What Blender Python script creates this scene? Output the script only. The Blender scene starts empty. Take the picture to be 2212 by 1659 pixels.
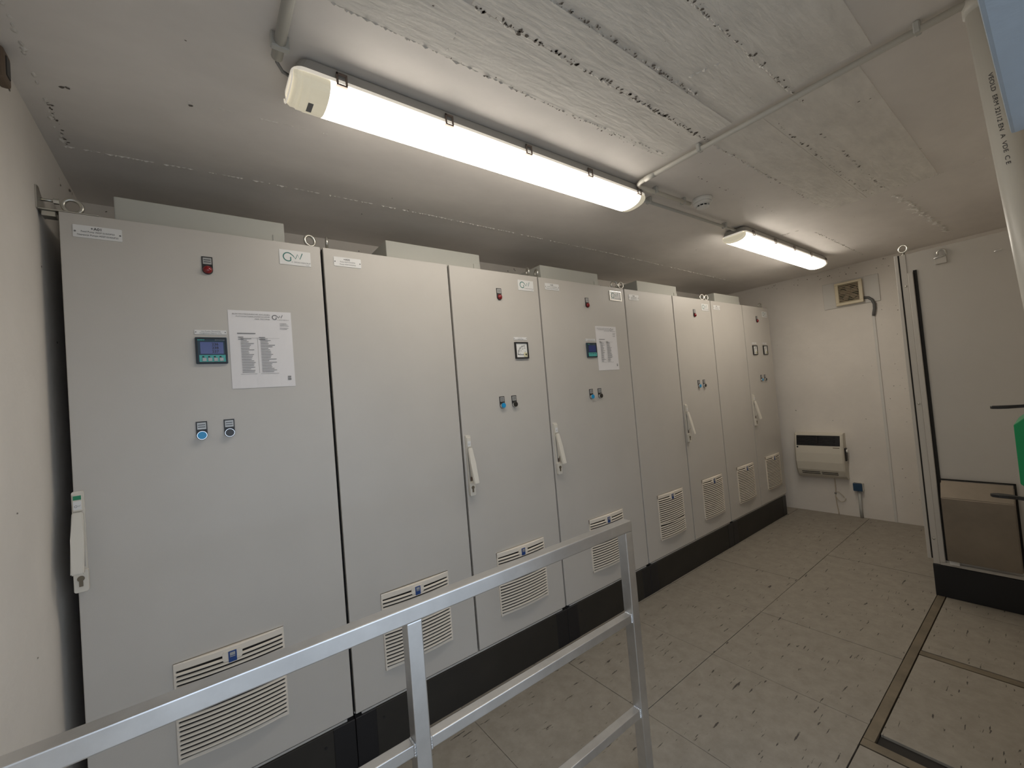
import bpy, bmesh, math, random
from mathutils import Vector, Matrix
random.seed(7)
PI = math.pi
scene = bpy.context.scene
COL = scene.collection

# ------------------------------------------------------------------ camera
FPX = 902.617
cam_data = bpy.data.cameras.new('camera')
cam_data.sensor_fit = 'HORIZONTAL'
cam_data.sensor_width = 36.0
cam_data.lens = FPX * 36.0 / 2212.0
cam_data.clip_start = 0.02
cam = bpy.data.objects.new('camera', cam_data)
COL.objects.link(cam)
CP = Vector((0.3314, -1.8940, 1.4863))
RIGHT = Vector((0.797272, -0.597693, -0.084386))
FWD = Vector((0.601578, 0.798262, 0.029702))
UP = Vector((0.049610, -0.074445, 0.995990))
cam.matrix_world = Matrix(((RIGHT.x, UP.x, -FWD.x, CP.x), (RIGHT.y, UP.y, -FWD.y, CP.y), (RIGHT.z, UP.z, -FWD.z, CP.z), (0, 0, 0, 1)))
scene.camera = cam

# ------------------------------------------------------------------ sky, exposure
SKY_STRENGTH = 1.6
LAMP_STRENGTH = 9.8
world = bpy.data.worlds.new('sky')
scene.world = world
world.use_nodes = True
wn = world.node_tree.nodes
wn['Background'].inputs['Color'].default_value = (0.72, 0.84, 1.0, 1)
wn['Background'].inputs['Strength'].default_value = SKY_STRENGTH
scene.view_settings.view_transform = 'Standard'
scene.view_settings.look = 'None'
scene.view_settings.gamma = 1.0
scene.view_settings.use_curve_mapping = False
scene.view_settings.exposure = 0.22
scene.cycles.max_bounces = 6
scene.cycles.caustics_reflective = False
scene.cycles.caustics_refractive = False

# ------------------------------------------------------------------ materials
MATS = {}
def mat(name, col, rough=0.5, metal=0.0, var=0.0, vscale=8.0, bump=0.0, bscale=60.0, stretch=(1, 1, 1), emit=None, estr=0.0, dark=None, coat=0.0, spec=0.5):
    m = bpy.data.materials.new(name)
    m.use_nodes = True
    nt = m.node_tree
    b = nt.nodes['Principled BSDF']
    b.inputs['Roughness'].default_value = rough
    b.inputs['Metallic'].default_value = metal
    b.inputs['Specular IOR Level'].default_value = spec
    b.inputs['Coat Weight'].default_value = coat
    b.inputs['Base Color'].default_value = (*col, 1)
    if emit:
        b.inputs['Emission Color'].default_value = (*emit, 1)
        b.inputs['Emission Strength'].default_value = estr
    if var or bump:
        tc = nt.nodes.new('ShaderNodeTexCoord')
        mp = nt.nodes.new('ShaderNodeMapping')
        mp.inputs['Scale'].default_value = stretch
        nt.links.new(tc.outputs['Object'], mp.inputs['Vector'])
    if var:
        n = nt.nodes.new('ShaderNodeTexNoise')
        n.inputs['Scale'].default_value = vscale
        n.inputs['Detail'].default_value = 6
        n.inputs['Roughness'].default_value = 0.6
        nt.links.new(mp.outputs['Vector'], n.inputs['Vector'])
        r = nt.nodes.new('ShaderNodeValToRGB')
        d = dark if dark else tuple(c * (1 - var) for c in col)
        l = tuple(min(1, c * (1 + var * 0.6)) for c in col)
        r.color_ramp.elements[0].position = 0.35
        r.color_ramp.elements[0].color = (*d, 1)
        r.color_ramp.elements[1].position = 0.68
        r.color_ramp.elements[1].color = (*l, 1)
        nt.links.new(n.outputs['Fac'], r.inputs['Fac'])
        nt.links.new(r.outputs['Color'], b.inputs['Base Color'])
    if bump:
        n2 = nt.nodes.new('ShaderNodeTexNoise')
        n2.inputs['Scale'].default_value = bscale
        n2.inputs['Detail'].default_value = 4
        nt.links.new(mp.outputs['Vector'], n2.inputs['Vector'])
        bp = nt.nodes.new('ShaderNodeBump')
        bp.inputs['Strength'].default_value = bump
        bp.inputs['Distance'].default_value = 0.004
        nt.links.new(n2.outputs['Fac'], bp.inputs['Height'])
        nt.links.new(bp.outputs['Normal'], b.inputs['Normal'])
    if estr and not name.startswith('lamp_glow'):
        m.cycles.emission_sampling = 'NONE'
    MATS[name] = m
    return m

mat('cabinet_grey', (0.56, 0.53, 0.485), rough=0.38, var=0.03, vscale=3, bump=0.05, bscale=420)
mat('roof_grey', (0.53, 0.53, 0.48), rough=0.5, var=0.03, vscale=3)
mat('vent_cream', (0.78, 0.71, 0.61), rough=0.5)
mat('handle_grey', (0.70, 0.66, 0.58), rough=0.45)
mat('seal_gap_black', (0.012, 0.011, 0.010), rough=0.8)  # for real seals and for strips painting the shade in gaps
mat('plinth_brown', (0.022, 0.019, 0.015), rough=0.55, var=0.2, vscale=5)
mat('plinth_black', (0.009, 0.009, 0.011), rough=0.4)
mat('dark_inside', (0.03, 0.026, 0.022), rough=0.9)
mat('paint_wall', (0.80, 0.755, 0.695), rough=0.75, var=0.06, vscale=2.2, bump=0.35, bscale=26)
mat('paint_ceiling', (0.84, 0.80, 0.76), rough=0.6, var=0.10, vscale=2.0, bump=0.35, bscale=18, stretch=(0.6, 1, 1))
mat('board_print', (0.82, 0.79, 0.74), rough=0.6, var=0.10, vscale=9, bump=0.6, bscale=36, stretch=(0.6, 2.0, 1))
mat('lintel_sky_blue', (0.40, 0.47, 0.55), rough=0.7, var=0.06, vscale=4, bump=0.3, bscale=40)  # blue of the sky light on the soffit put into the base colour
mat('patch_paint', (0.70, 0.68, 0.64), rough=0.6)
mat('seam_paint', (0.78, 0.75, 0.70), rough=0.6, var=0.15, vscale=40, bump=0.6, bscale=120)
mat('pit_shade', (0.16, 0.14, 0.12), rough=0.95)  # shade inside the cavities put into the colour
mat('concrete', (0.42, 0.40, 0.37), rough=0.9, var=0.15, vscale=6, bump=0.4, bscale=40)
mat('galvanised', (0.70, 0.70, 0.70), rough=0.36, metal=1.0, var=0.10, vscale=9, bump=0.08, bscale=30)
mat('weld', (0.75, 0.76, 0.77), rough=0.3, metal=0.9, bump=0.6, bscale=200)
mat('zinc', (0.62, 0.61, 0.56), rough=0.28, metal=0.9)
mat('chrome', (0.75, 0.75, 0.74), rough=0.15, metal=1.0)
mat('steel_strip', (0.20, 0.165, 0.115), rough=0.55, metal=0.3, var=0.25, vscale=7)
mat('hood_steel', (0.26, 0.215, 0.165), rough=0.42, metal=0.55, var=0.12, vscale=5, bump=0.05, bscale=50)
mat('pvc_grey', (0.50, 0.50, 0.47), rough=0.4)
mat('pvc_light', (0.66, 0.64, 0.58), rough=0.35)
mat('pvc_dark', (0.12, 0.12, 0.115), rough=0.5)
mat('white_plastic', (0.78, 0.77, 0.74), rough=0.4)
mat('heater_white', (0.66, 0.62, 0.53), rough=0.42, var=0.03, vscale=4)
mat('fan_cream', (0.72, 0.63, 0.45), rough=0.45)
mat('fan_blade', (0.16, 0.115, 0.08), rough=0.6)
mat('black_plastic', (0.015, 0.015, 0.016), rough=0.4)
mat('black_gloss', (0.010, 0.010, 0.013), rough=0.15)
mat('plate_white', (0.76, 0.755, 0.74), rough=0.35)
mat('paper', (0.80, 0.78, 0.78), rough=0.7)
mat('ink', (0.03, 0.03, 0.035), rough=0.6)
mat('ink_grey', (0.20, 0.20, 0.20), rough=0.6)
mat('logo_teal', (0.015, 0.16, 0.14), rough=0.4)
mat('teal', (0.08, 0.42, 0.40), rough=0.4)
mat('navy_frame', (0.02, 0.05, 0.075), rough=0.35)
mat('screen', (0.06, 0.075, 0.16), rough=0.2, emit=(0.10, 0.13, 0.30), estr=0.22)
mat('screen_dark', (0.02, 0.028, 0.10), rough=0.2, emit=(0.03, 0.045, 0.16), estr=0.15)
mat('lamp_red', (0.22, 0.006, 0.010), rough=0.18, coat=0.5)
mat('button_blue', (0.01, 0.30, 0.62), rough=0.3)
mat('button_black', (0.02, 0.018, 0.016), rough=0.3)
mat('label_silver', (0.42, 0.42, 0.41), rough=0.35, metal=0.3)
mat('badge_blue', (0.012, 0.055, 0.22), rough=0.35)
mat('socket_blue', (0.02, 0.06, 0.12), rough=0.35)
mat('case_green', (0.0, 0.30, 0.10), rough=0.4)
mat('label_green', (0.02, 0.25, 0.12), rough=0.5)
mat('lamp_housing', (0.40, 0.385, 0.36), rough=0.5)
mat('lamp_glow', (0.9, 0.9, 0.88), rough=0.5, emit=(1.0, 0.915, 0.80), estr=LAMP_STRENGTH)
mat('lamp_glow_far', (0.9, 0.9, 0.88), rough=0.5, emit=(1.0, 0.915, 0.80), estr=LAMP_STRENGTH * 1.2)
mat('lamp_clear', (0.70, 0.66, 0.52), rough=0.25, emit=(1.0, 0.90, 0.68), estr=0.30)
mat('rim_clear', (0.80, 0.75, 0.62), rough=0.3, emit=(1.0, 0.92, 0.8), estr=0.35)
mat('clip_brown', (0.16, 0.12, 0.10), rough=0.4, metal=0.3)
mat('cable_grey', (0.20, 0.20, 0.20), rough=0.5)
mat('cable_cream', (0.55, 0.47, 0.36), rough=0.5)
mat('meter_face', (0.80, 0.80, 0.77), rough=0.3)
mat('yellow_ivory', (0.72, 0.68, 0.45), rough=0.4)

def floor_material():
    m = bpy.data.materials.new('vinyl_tile')
    m.use_nodes = True
    nt = m.node_tree
    b = nt.nodes['Principled BSDF']
    b.inputs['Roughness'].default_value = 0.55
    geo = nt.nodes.new('ShaderNodeNewGeometry')
    mp = nt.nodes.new('ShaderNodeMapping')
    mp.inputs['Rotation'].default_value = (0, 0, 0.05)
    mp.inputs['Scale'].default_value = (1, 1, 1)
    nt.links.new(geo.outputs['Position'], mp.inputs['Vector'])
    n = nt.nodes.new('ShaderNodeTexNoise')
    n.inputs['Scale'].default_value = 14
    n.inputs['Detail'].default_value = 8
    n.inputs['Roughness'].default_value = 0.7
    nt.links.new(mp.outputs['Vector'], n.inputs['Vector'])
    r = nt.nodes.new('ShaderNodeValToRGB')
    r.color_ramp.elements[0].position = 0.3
    r.color_ramp.elements[0].color = (0.250, 0.222, 0.182, 1)
    r.color_ramp.elements[1].position = 0.7
    r.color_ramp.elements[1].color = (0.335, 0.303, 0.253, 1)
    nt.links.new(n.outputs['Fac'], r.inputs['Fac'])
    # dark flecks, elongated along the room
    mp2 = nt.nodes.new('ShaderNodeMapping')
    mp2.inputs['Scale'].default_value = (6, 40, 1)
    mp2.inputs['Rotation'].default_value = (0, 0, 0.0)
    nt.links.new(geo.outputs['Position'], mp2.inputs['Vector'])
    n2 = nt.nodes.new('ShaderNodeTexNoise')
    n2.inputs['Scale'].default_value = 1.6
    n2.inputs['Detail'].default_value = 3
    n2.inputs['Roughness'].default_value = 0.55
    nt.links.new(mp2.outputs['Vector'], n2.inputs['Vector'])
    r2 = nt.nodes.new('ShaderNodeValToRGB')
    r2.color_ramp.elements[0].position = 0.318
    r2.color_ramp.elements[0].color = (1, 1, 1, 1)
    r2.color_ramp.elements[1].position = 0.345
    r2.color_ramp.elements[1].color = (0, 0, 0, 1)
    nt.links.new(n2.outputs['Fac'], r2.inputs['Fac'])
    mx = nt.nodes.new('ShaderNodeMixRGB')
    mx.inputs['Color2'].default_value = (0.055, 0.048, 0.040, 1)
    nt.links.new(r2.outputs['Color'], mx.inputs['Fac'])
    nt.links.new(r.outputs['Color'], mx.inputs['Color1'])
    nt.links.new(mx.outputs['Color'], b.inputs['Base Color'])
    MATS['vinyl_tile'] = m
floor_material()

# ------------------------------------------------------------------ mesh helpers
def new_obj(name, me, m, parent=None, loc=None, rot=None):
    o = bpy.data.objects.new(name, me)
    COL.objects.link(o)
    if m and not me.materials:
        me.materials.append(MATS[m])
    if parent:
        o.parent = parent
    if loc:
        o.location = loc
    if rot:
        o.rotation_euler = rot
    return o

def thing(name, label, cat, loc=(0, 0, 0), rotz=0.0, group=None):
    o = bpy.data.objects.new(name, None)
    o.empty_display_size = 0.1
    COL.objects.link(o)
    o.location = loc
    o.rotation_euler = (0, 0, rotz)
    o['label'] = label
    o['category'] = cat
    if group:
        o['group'] = group
    return o

def tag(o, label, cat, group=None):
    o['label'] = label
    o['category'] = cat
    if group:
        o['group'] = group
    return o

def fin(bm, smooth=False):
    me = bpy.data.meshes.new('mesh')
    bmesh.ops.recalc_face_normals(bm, faces=bm.faces)
    bm.to_mesh(me)
    bm.free()
    if smooth:
        for p in me.polygons:
            p.use_smooth = True
    return me

def add_box(bm, x0, x1, y0, y1, z0, z1, bev=0.0, seg=1):
    vs = [bm.verts.new((x, y, z)) for x in (x0, x1) for y in (y0, y1) for z in (z0, z1)]
    idx = [(0, 1, 3, 2), (4, 6, 7, 5), (0, 4, 5, 1), (2, 3, 7, 6), (0, 2, 6, 4), (1, 5, 7, 3)]
    fs = [bm.faces.new([vs[i] for i in f]) for f in idx]
    if bev:
        es = list({e for f in fs for e in f.edges})
        bmesh.ops.bevel(bm, geom=es, offset=bev, segments=seg, affect='EDGES', profile=0.6)

def box(x0, x1, y0, y1, z0, z1, bev=0.0, seg=1):
    bm = bmesh.new()
    add_box(bm, x0, x1, y0, y1, z0, z1, bev, seg)
    return fin(bm)

def add_tube(bm, pts, r, seg=12, caps=True):
    pts = [Vector(p) for p in pts]
    rad = r if isinstance(r, (list, tuple)) else [r] * len(pts)
    rings = []
    ref = None
    for i, p in enumerate(pts):
        if i == 0:
            t = pts[1] - p
        elif i == len(pts) - 1:
            t = p - pts[i - 1]
        else:
            t = (pts[i + 1] - p).normalized() + (p - pts[i - 1]).normalized()
        t.normalize()
        if ref is None:
            a = Vector((0, 0, 1)) if abs(t.z) < 0.9 else Vector((1, 0, 0))
            u = t.cross(a).normalized()
        else:
            u = (ref - t * ref.dot(t)).normalized()
        ref = u
        v = t.cross(u)
        rings.append([bm.verts.new(p + (u * math.cos(2 * PI * k / seg) + v * math.sin(2 * PI * k / seg)) * rad[i]) for k in range(seg)])
    for a, b in zip(rings, rings[1:]):
        for k in range(seg):
            bm.faces.new((a[k], a[(k + 1) % seg], b[(k + 1) % seg], b[k]))
    if caps:
        bm.faces.new(rings[0][::-1])
        bm.faces.new(rings[-1])

def tube(pts, r, seg=12, smooth=True):
    bm = bmesh.new()
    add_tube(bm, pts, r, seg)
    return fin(bm, smooth)

def arc_path(p0, pc, p1, rad, n=8):
    """corner at pc rounded with radius rad"""
    p0, pc, p1 = Vector(p0), Vector(pc), Vector(p1)
    a = pc + (p0 - pc).normalized() * rad
    b = pc + (p1 - pc).normalized() * rad
    out = [p0]
    for i in range(n + 1):
        t = i / n
        out.append(a * (1 - t) ** 2 + pc * 2 * t * (1 - t) + b * t ** 2)
    out.append(p1)
    return out

def add_prism(bm, poly, y0, y1, axis='y'):
    """poly of (a,b) extruded along axis between y0 and y1: axis y -> (a,y,b); x -> (y,a,b); z -> (a,b,y)"""
    f = {'y': lambda a, b, t: (a, t, b), 'x': lambda a, b, t: (t, a, b), 'z': lambda a, b, t: (a, b, t)}[axis]
    v0 = [bm.verts.new(f(a, b, y0)) for a, b in poly]
    v1 = [bm.verts.new(f(a, b, y1)) for a, b in poly]
    n = len(poly)
    bm.faces.new(v0)
    bm.faces.new(v1[::-1])
    for i in range(n):
        bm.faces.new((v0[i], v0[(i + 1) % n], v1[(i + 1) % n], v1[i]))

def prism(poly, y0, y1, axis='y', bev=0.0):
    bm = bmesh.new()
    add_prism(bm, poly, y0, y1, axis)
    if bev:
        bmesh.ops.bevel(bm, geom=list(bm.edges), offset=bev, segments=2, affect='EDGES', profile=0.6)
    return fin(bm)

def disc(cx, cz, r, y0, y1, n=20, r2=None):
    """round button: axis along y"""
    bm = bmesh.new()
    r2 = r if r2 is None else r2
    a = [bm.verts.new((cx + r * math.cos(2 * PI * k / n), y1, cz + r * math.sin(2 * PI * k / n))) for k in range(n)]
    b = [bm.verts.new((cx + r2 * math.cos(2 * PI * k / n), y0, cz + r2 * math.sin(2 * PI * k / n))) for k in range(n)]
    bm.faces.new(a)
    bm.faces.new(b[::-1])
    for k in range(n):
        bm.faces.new((a[k], a[(k + 1) % n], b[(k + 1) % n], b[k]))
    return fin(bm)

def round_rect(x0, x1, z0, z1, r, n=4):
    out = []
    for cx, cz, a0 in ((x1 - r, z1 - r, 0), (x0 + r, z1 - r, 90), (x0 + r, z0 + r, 180), (x1 - r, z0 + r, 270)):
        for k in range(n + 1):
            a = math.radians(a0 + 90 * k / n)
            out.append((cx + r * math.cos(a), cz + r * math.sin(a)))
    return out

def frame_mesh(x0, x1, z0, z1, w, y0, y1):
    bm = bmesh.new()
    add_box(bm, x0, x1, y0, y1, z1 - w, z1)
    add_box(bm, x0, x1, y0, y1, z0, z0 + w)
    add_box(bm, x0, x0 + w, y0, y1, z0 + w, z1 - w)
    add_box(bm, x1 - w, x1, y0, y1, z0 + w, z1 - w)
    return fin(bm)

def ring_mesh(R, r, seg=28, rs=10):
    bm = bmesh.new()
    vs = []
    for i in range(seg):
        a = 2 * PI * i / seg
        row = []
        for j in range(rs):
            b = 2 * PI * j / rs
            rr = R + r * math.cos(b)
            row.append(bm.verts.new((rr * math.cos(a), r * math.sin(b), rr * math.sin(a))))
        vs.append(row)
    for i in range(seg):
        for j in range(rs):
            bm.faces.new((vs[i][j], vs[(i + 1) % seg][j], vs[(i + 1) % seg][(j + 1) % rs], vs[i][(j + 1) % rs]))
    return fin(bm, True)

TEXT_CACHE = {}
def text_mesh(s, size, align='CENTER', bold=0.0):
    key = (s, size, align, bold)
    if key in TEXT_CACHE:
        return TEXT_CACHE[key]
    cu = bpy.data.curves.new('lettering', 'FONT')
    cu.body = s
    cu.size = size
    cu.align_x = align
    cu.align_y = 'CENTER'
    cu.extrude = 0.0
    cu.offset = bold
    cu.resolution_u = 3
    o = bpy.data.objects.new('lettering', cu)
    COL.objects.link(o)
    dg = bpy.context.evaluated_depsgraph_get()
    me = bpy.data.meshes.new_from_object(o.evaluated_get(dg))
    me.materials.clear()
    bpy.data.objects.remove(o)
    bpy.data.curves.remove(cu)
    TEXT_CACHE[key] = me
    return me

def text(parent, s, size, x, y, z, m='ink', align='CENTER', name='lettering', bold=0.0, sx=1.0):
    me = text_mesh(s, size, align, bold).copy()
    o = new_obj(name, me, m, parent, (x, y, z), (PI / 2, 0, 0))
    o.scale = (sx, 1, 1)
    return o

def gw_logo(bm_pts_scale, parent, x, y, z, m):
    """the swung G-W monogram, stroke built as flat ribbons in the x-z plane; height bm_pts_scale"""
    h = bm_pts_scale
    g = []
    for k in range(22):                       # G: big open ring
        a = math.radians(46 + 258 * k / 21)
        g.append((0.50 + 0.48 * math.cos(a), 0.50 + 0.48 * math.sin(a)))
    w = [(0.82, 0.86), (1.02, 0.70), (1.27, 0.34), (1.49, 0.88), (1.73, 0.34), (2.02, 1.06)]
    g3 = [(0.765, 0.085), (0.775, 0.30), (0.775, 0.52)]
    bm = bmesh.new()
    def ribbon(p, wd):
        n = len(p)
        L, Rr = [], []
        for i in range(n):
            a = Vector(p[max(0, i - 1)]); b = Vector(p[min(n - 1, i + 1)])
            t = (b - a).normalized()
            nn = Vector((-t.y, t.x)) * wd * 0.5
            c = Vector(p[i])
            L.append(bm.verts.new(((c.x + nn.x) * h, 0, (c.y + nn.y) * h)))
            Rr.append(bm.verts.new(((c.x - nn.x) * h, 0, (c.y - nn.y) * h)))
        for i in range(n - 1):
            bm.faces.new((L[i], Rr[i], Rr[i + 1], L[i + 1]))
    ribbon(g, 0.12)
    ribbon(g3, 0.11)
    ribbon(w, 0.10)
    return new_obj('logo_mark', fin(bm), m, parent, (x, y, z))

# ------------------------------------------------------------------ room constants
XL, XR = -0.042, 5.527
YB, YF = 0.645, -1.90
HC = 2.497
def struct(o):
    o['kind'] = 'structure'
    return o

# ------------------------------------------------------------------ room shell
W = 0.22
struct(new_obj('wall_left', box(XL - W, XL, YF - 0.25, YB + W, -0.1, HC), 'paint_wall'))
struct(new_obj('wall_back', box(XL, XR, YB, YB + W, -0.1, HC), 'paint_wall'))
wr = struct(new_obj('wall_right', box(XR, XR + W, YF - 0.25, YB + W, -0.1, HC), 'paint_wall'))
# the wall the photographer stands in: doorway from the left corner to x = 1.75
DX0, DX1, DZ = 0.02, 1.75, 1.955
bm = bmesh.new()
add_box(bm, XL, DX0, YF - 0.25, YF, -0.1, HC)
add_box(bm, DX1, XR, YF - 0.25, YF, -0.1, HC)
wf = struct(new_obj('wall_front', fin(bm), 'paint_wall'))
new_obj('door_lintel', box(DX0, DX1, YF - 0.25, YF + 0.042, DZ, HC, 0.006, 2), 'lintel_sky_blue', wf)
ceil = struct(new_obj('ceiling', box(XL - W, XR + W, YF - 0.25, YB + W, HC, HC + 0.2), 'paint_ceiling'))
struct(new_obj('ground_outside', box(-6, 9, -9, YF - 0.25, -0.25, -0.15), 'concrete'))

# ceiling relief left by the formwork
def seam(pts, w, h, gap, seed, dens=0.012):
    rnd = random.Random(seed)
    bm = bmesh.new()
    pts = [Vector((p[0], p[1], 0)) for p in pts]
    for a, b in zip(pts, pts[1:]):
        L = (b - a).length
        t = (b - a).normalized()
        n = Vector((-t.y, t.x, 0))
        s = 0.0
        while s < L:
            step = dens * (0.6 + 1.5 * rnd.random())
            if rnd.random() > gap:
                c = a + t * (s + step / 2) + n * (rnd.random() - 0.5) * w * 0.5
                ww = w * (0.35 + 0.9 * rnd.random()) / 2
                hh = h * (0.3 + rnd.random())
                l2 = step * 0.62
                base = [c - t * l2 - n * ww * 0.3, c - n * ww, c + t * l2 - n * ww * 0.4, c + t * l2 * 0.8 + n * ww * 0.5, c + n * ww, c - t * l2 * 0.9 + n * ww * 0.5]
                top = bm.verts.new((c.x + (rnd.random() - 0.5) * 0.004, c.y, HC - hh))
                bs = [bm.verts.new((v.x, v.y, HC + 0.0005)) for v in base]
                for i in range(6):
                    bm.faces.new((bs[i], bs[(i + 1) % 6], top))
            s += step
    o = new_obj('formwork_seam', fin(bm), 'seam_paint', ceil)
    return o
seam([(0.0, 0.16), (0.62, 0.12), (1.39, 0.10), (2.88, 0.10), (5.2, 0.16)], 0.006, 0.004, 0.25, 1)
seam([(0.02, -0.55), (0.0, 0.14)], 0.016, 0.005, 0.4, 2)
seam([(0.35, -0.30), (0.75, -0.34)], 0.005, 0.002, 0.5, 3)
seam([(0.63, -0.87), (1.3, -0.87), (2.05, -0.90)], 0.010, 0.006, 0.15, 4)
seam([(0.95, -1.05), (2.75, -1.05)], 0.016, 0.0075, 0.10, 5)
seam([(1.05, -1.17), (1.80, -1.18)], 0.016, 0.0075, 0.2, 6)
seam([(1.3, -1.365), (2.2, -1.37)], 0.014, 0.007, 0.2, 7)
seam([(2.6, -1.25), (3.55, -1.28)], 0.012, 0.006, 0.3, 8)
seam([(2.9, -1.33), (3.5, -1.34)], 0.02, 0.006, 0.3, 9)
seam([(1.72, -1.30), (1.62, -1.05)], 0.014, 0.007, 0.2, 10)
seam([(3.60, -1.80), (3.62, -1.42)], 0.010, 0.004, 0.3, 11)
seam([(3.71, -1.35), (5.15, -1.41)], 0.05, 0.006, 0.2, 12, 0.02)
seam([(0.94, -1.03), (0.96, -0.86)], 0.010, 0.005, 0.3, 13)
seam([(4.0, -0.86), (5.2, -0.86)], 0.010, 0.005, 0.4, 14)
seam([(3.85, -0.88), (3.80, -0.70)], 0.03, 0.006, 0.3, 15)
for i, (x0, x1, y0, y1, d) in enumerate([(0.60, 2.078, -1.048, -0.872, 0.0022), (0.94, 2.078, -1.168, -1.052, 0.0045), (0.99, 2.078, -1.362, -1.172, 0.0014), (1.05, 2.078, -1.60, -1.368, 0.0036), (2.122, 3.60, -1.248, -1.054, 0.0016), (2.122, 3.60, -1.55, -1.252, 0.0030)]):
    new_obj('board_imprint', box(x0, x1, y0, y1, HC - d, HC + 0.01, 0.0008), 'board_print', ceil)
# blow holes and torn spots: flat dabs, their inner shade painted dark
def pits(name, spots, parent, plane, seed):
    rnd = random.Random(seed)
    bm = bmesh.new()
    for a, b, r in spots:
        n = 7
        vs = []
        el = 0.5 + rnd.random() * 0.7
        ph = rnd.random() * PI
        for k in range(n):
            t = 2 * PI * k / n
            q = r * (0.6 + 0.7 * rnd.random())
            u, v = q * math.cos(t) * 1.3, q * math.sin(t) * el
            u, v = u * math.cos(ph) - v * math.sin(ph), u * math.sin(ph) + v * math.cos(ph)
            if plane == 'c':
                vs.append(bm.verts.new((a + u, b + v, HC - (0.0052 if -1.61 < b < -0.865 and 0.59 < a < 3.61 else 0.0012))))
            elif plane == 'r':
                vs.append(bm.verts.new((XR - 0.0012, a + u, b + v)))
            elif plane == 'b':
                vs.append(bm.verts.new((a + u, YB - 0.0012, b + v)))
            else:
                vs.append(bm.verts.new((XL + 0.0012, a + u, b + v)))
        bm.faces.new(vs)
    o = new_obj(name, fin(bm), 'pit_shade', parent)
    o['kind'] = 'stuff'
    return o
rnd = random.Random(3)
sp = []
for y0, x0, x1, n, sc in ((-1.05, 0.95, 2.12, 130, 0.0046), (-0.87, 0.9, 2.0, 44, 0.0030), (-1.17, 1.05, 1.8, 60, 0.0040), (-1.366, 1.3, 2.2, 46, 0.0038), (-1.26, 2.2, 3.5, 44, 0.0036), (-1.335, 2.5, 3.5, 30, 0.0040), (-0.86, 4.0, 5.2, 40, 0.0040), (-1.05, 2.2, 3.4, 36, 0.0034), (-0.86, 2.2, 3.4, 22, 0.0030)):  # dabs crowd the seams to paint in their shade
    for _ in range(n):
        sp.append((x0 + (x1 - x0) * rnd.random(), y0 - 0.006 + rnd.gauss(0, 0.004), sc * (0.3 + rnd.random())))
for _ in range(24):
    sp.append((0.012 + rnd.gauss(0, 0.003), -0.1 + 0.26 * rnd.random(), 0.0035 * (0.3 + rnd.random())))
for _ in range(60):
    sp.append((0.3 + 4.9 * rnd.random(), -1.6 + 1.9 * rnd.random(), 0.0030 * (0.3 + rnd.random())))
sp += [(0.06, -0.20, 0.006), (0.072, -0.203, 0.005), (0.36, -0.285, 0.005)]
pits('blow_hole_shade', sp, ceil, 'c', 5)
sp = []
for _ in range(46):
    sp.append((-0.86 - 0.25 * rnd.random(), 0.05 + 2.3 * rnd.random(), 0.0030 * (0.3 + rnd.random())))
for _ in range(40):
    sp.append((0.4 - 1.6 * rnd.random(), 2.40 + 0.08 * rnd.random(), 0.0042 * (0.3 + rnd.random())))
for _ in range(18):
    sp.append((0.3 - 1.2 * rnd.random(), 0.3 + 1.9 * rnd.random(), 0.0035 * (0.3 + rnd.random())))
pits('blow_hole_shade', sp, wr, 'r', 6)
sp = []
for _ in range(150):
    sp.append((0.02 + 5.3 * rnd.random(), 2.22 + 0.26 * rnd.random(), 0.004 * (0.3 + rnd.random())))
pits('blow_hole_shade', sp, bpy.data.objects['wall_back'], 'b', 8)
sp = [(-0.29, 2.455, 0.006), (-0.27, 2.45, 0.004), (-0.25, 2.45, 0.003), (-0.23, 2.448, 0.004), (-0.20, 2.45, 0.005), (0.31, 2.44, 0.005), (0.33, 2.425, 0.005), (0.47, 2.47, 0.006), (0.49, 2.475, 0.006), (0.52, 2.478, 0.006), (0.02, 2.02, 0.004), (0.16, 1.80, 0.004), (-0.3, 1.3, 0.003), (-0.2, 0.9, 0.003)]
pits('blow_hole_shade', sp, bpy.data.objects['wall_left'], 'l', 9)

# ------------------------------------------------------------------ floor
fl = struct(new_obj('floor', box(XL - W, XR + W, YF - 0.25, YB + W, -0.12, -0.012), 'dark_inside'))
XJ = [XL] + [1.282 + 0.606 * k for k in range(-2, 7)] + [XR]
YJ = [YB, -0.015, -0.622, -1.288]
gaps = {}
def tile(x0, x1, y0, y1, gx=0.0012, gy=0.0012, z=0.0):
    o = new_obj('floor_tile', box(x0 + gx, x1 - gx, y0 + gy, y1 - gy, -0.012, z), 'vinyl_tile', fl)
    return o
for i in range(len(XJ) - 1):
    for j in range(3):
        dz = random.choice((0, -0.0004, -0.0008))
        tile(XJ[i], XJ[i + 1], YJ[j + 1], YJ[j], 0.0010 + 0.0006 * random.random(), 0.0011 + 0.0008 * random.random(), dz)
# beyond the steel strip: lift-out covers in an angle frame
tile(XL, 1.282, YF, -1.291)
tile(1.282, 2.35, YF, -1.291)
def strip(x0, x1, y0, y1):
    return new_obj('steel_strip', box(x0, x1, y0, y1, -0.012, 0.0012, 0.0005), 'steel_strip', fl)
strip(2.40, 4.35, -1.326, -1.2905)
strip(2.355, 2.398, YF, -1.2905)
strip(3.205, 3.245, YF, -1.330)
for x0, x1 in ((2.468, 3.200), (3.256, 3.855), (3.859, 4.35)):
    new_obj('floor_cover', box(x0, x1, YF + 0.005, -1.331, -0.012, -0.0006, 0.0006), 'vinyl_tile', fl)
tile(4.352, XR, YF, -1.291)
new_obj('door_sill', box(DX0, DX1, YF - 0.25, YF - 0.001, -0.012, -0.002), 'concrete', fl)

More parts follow.
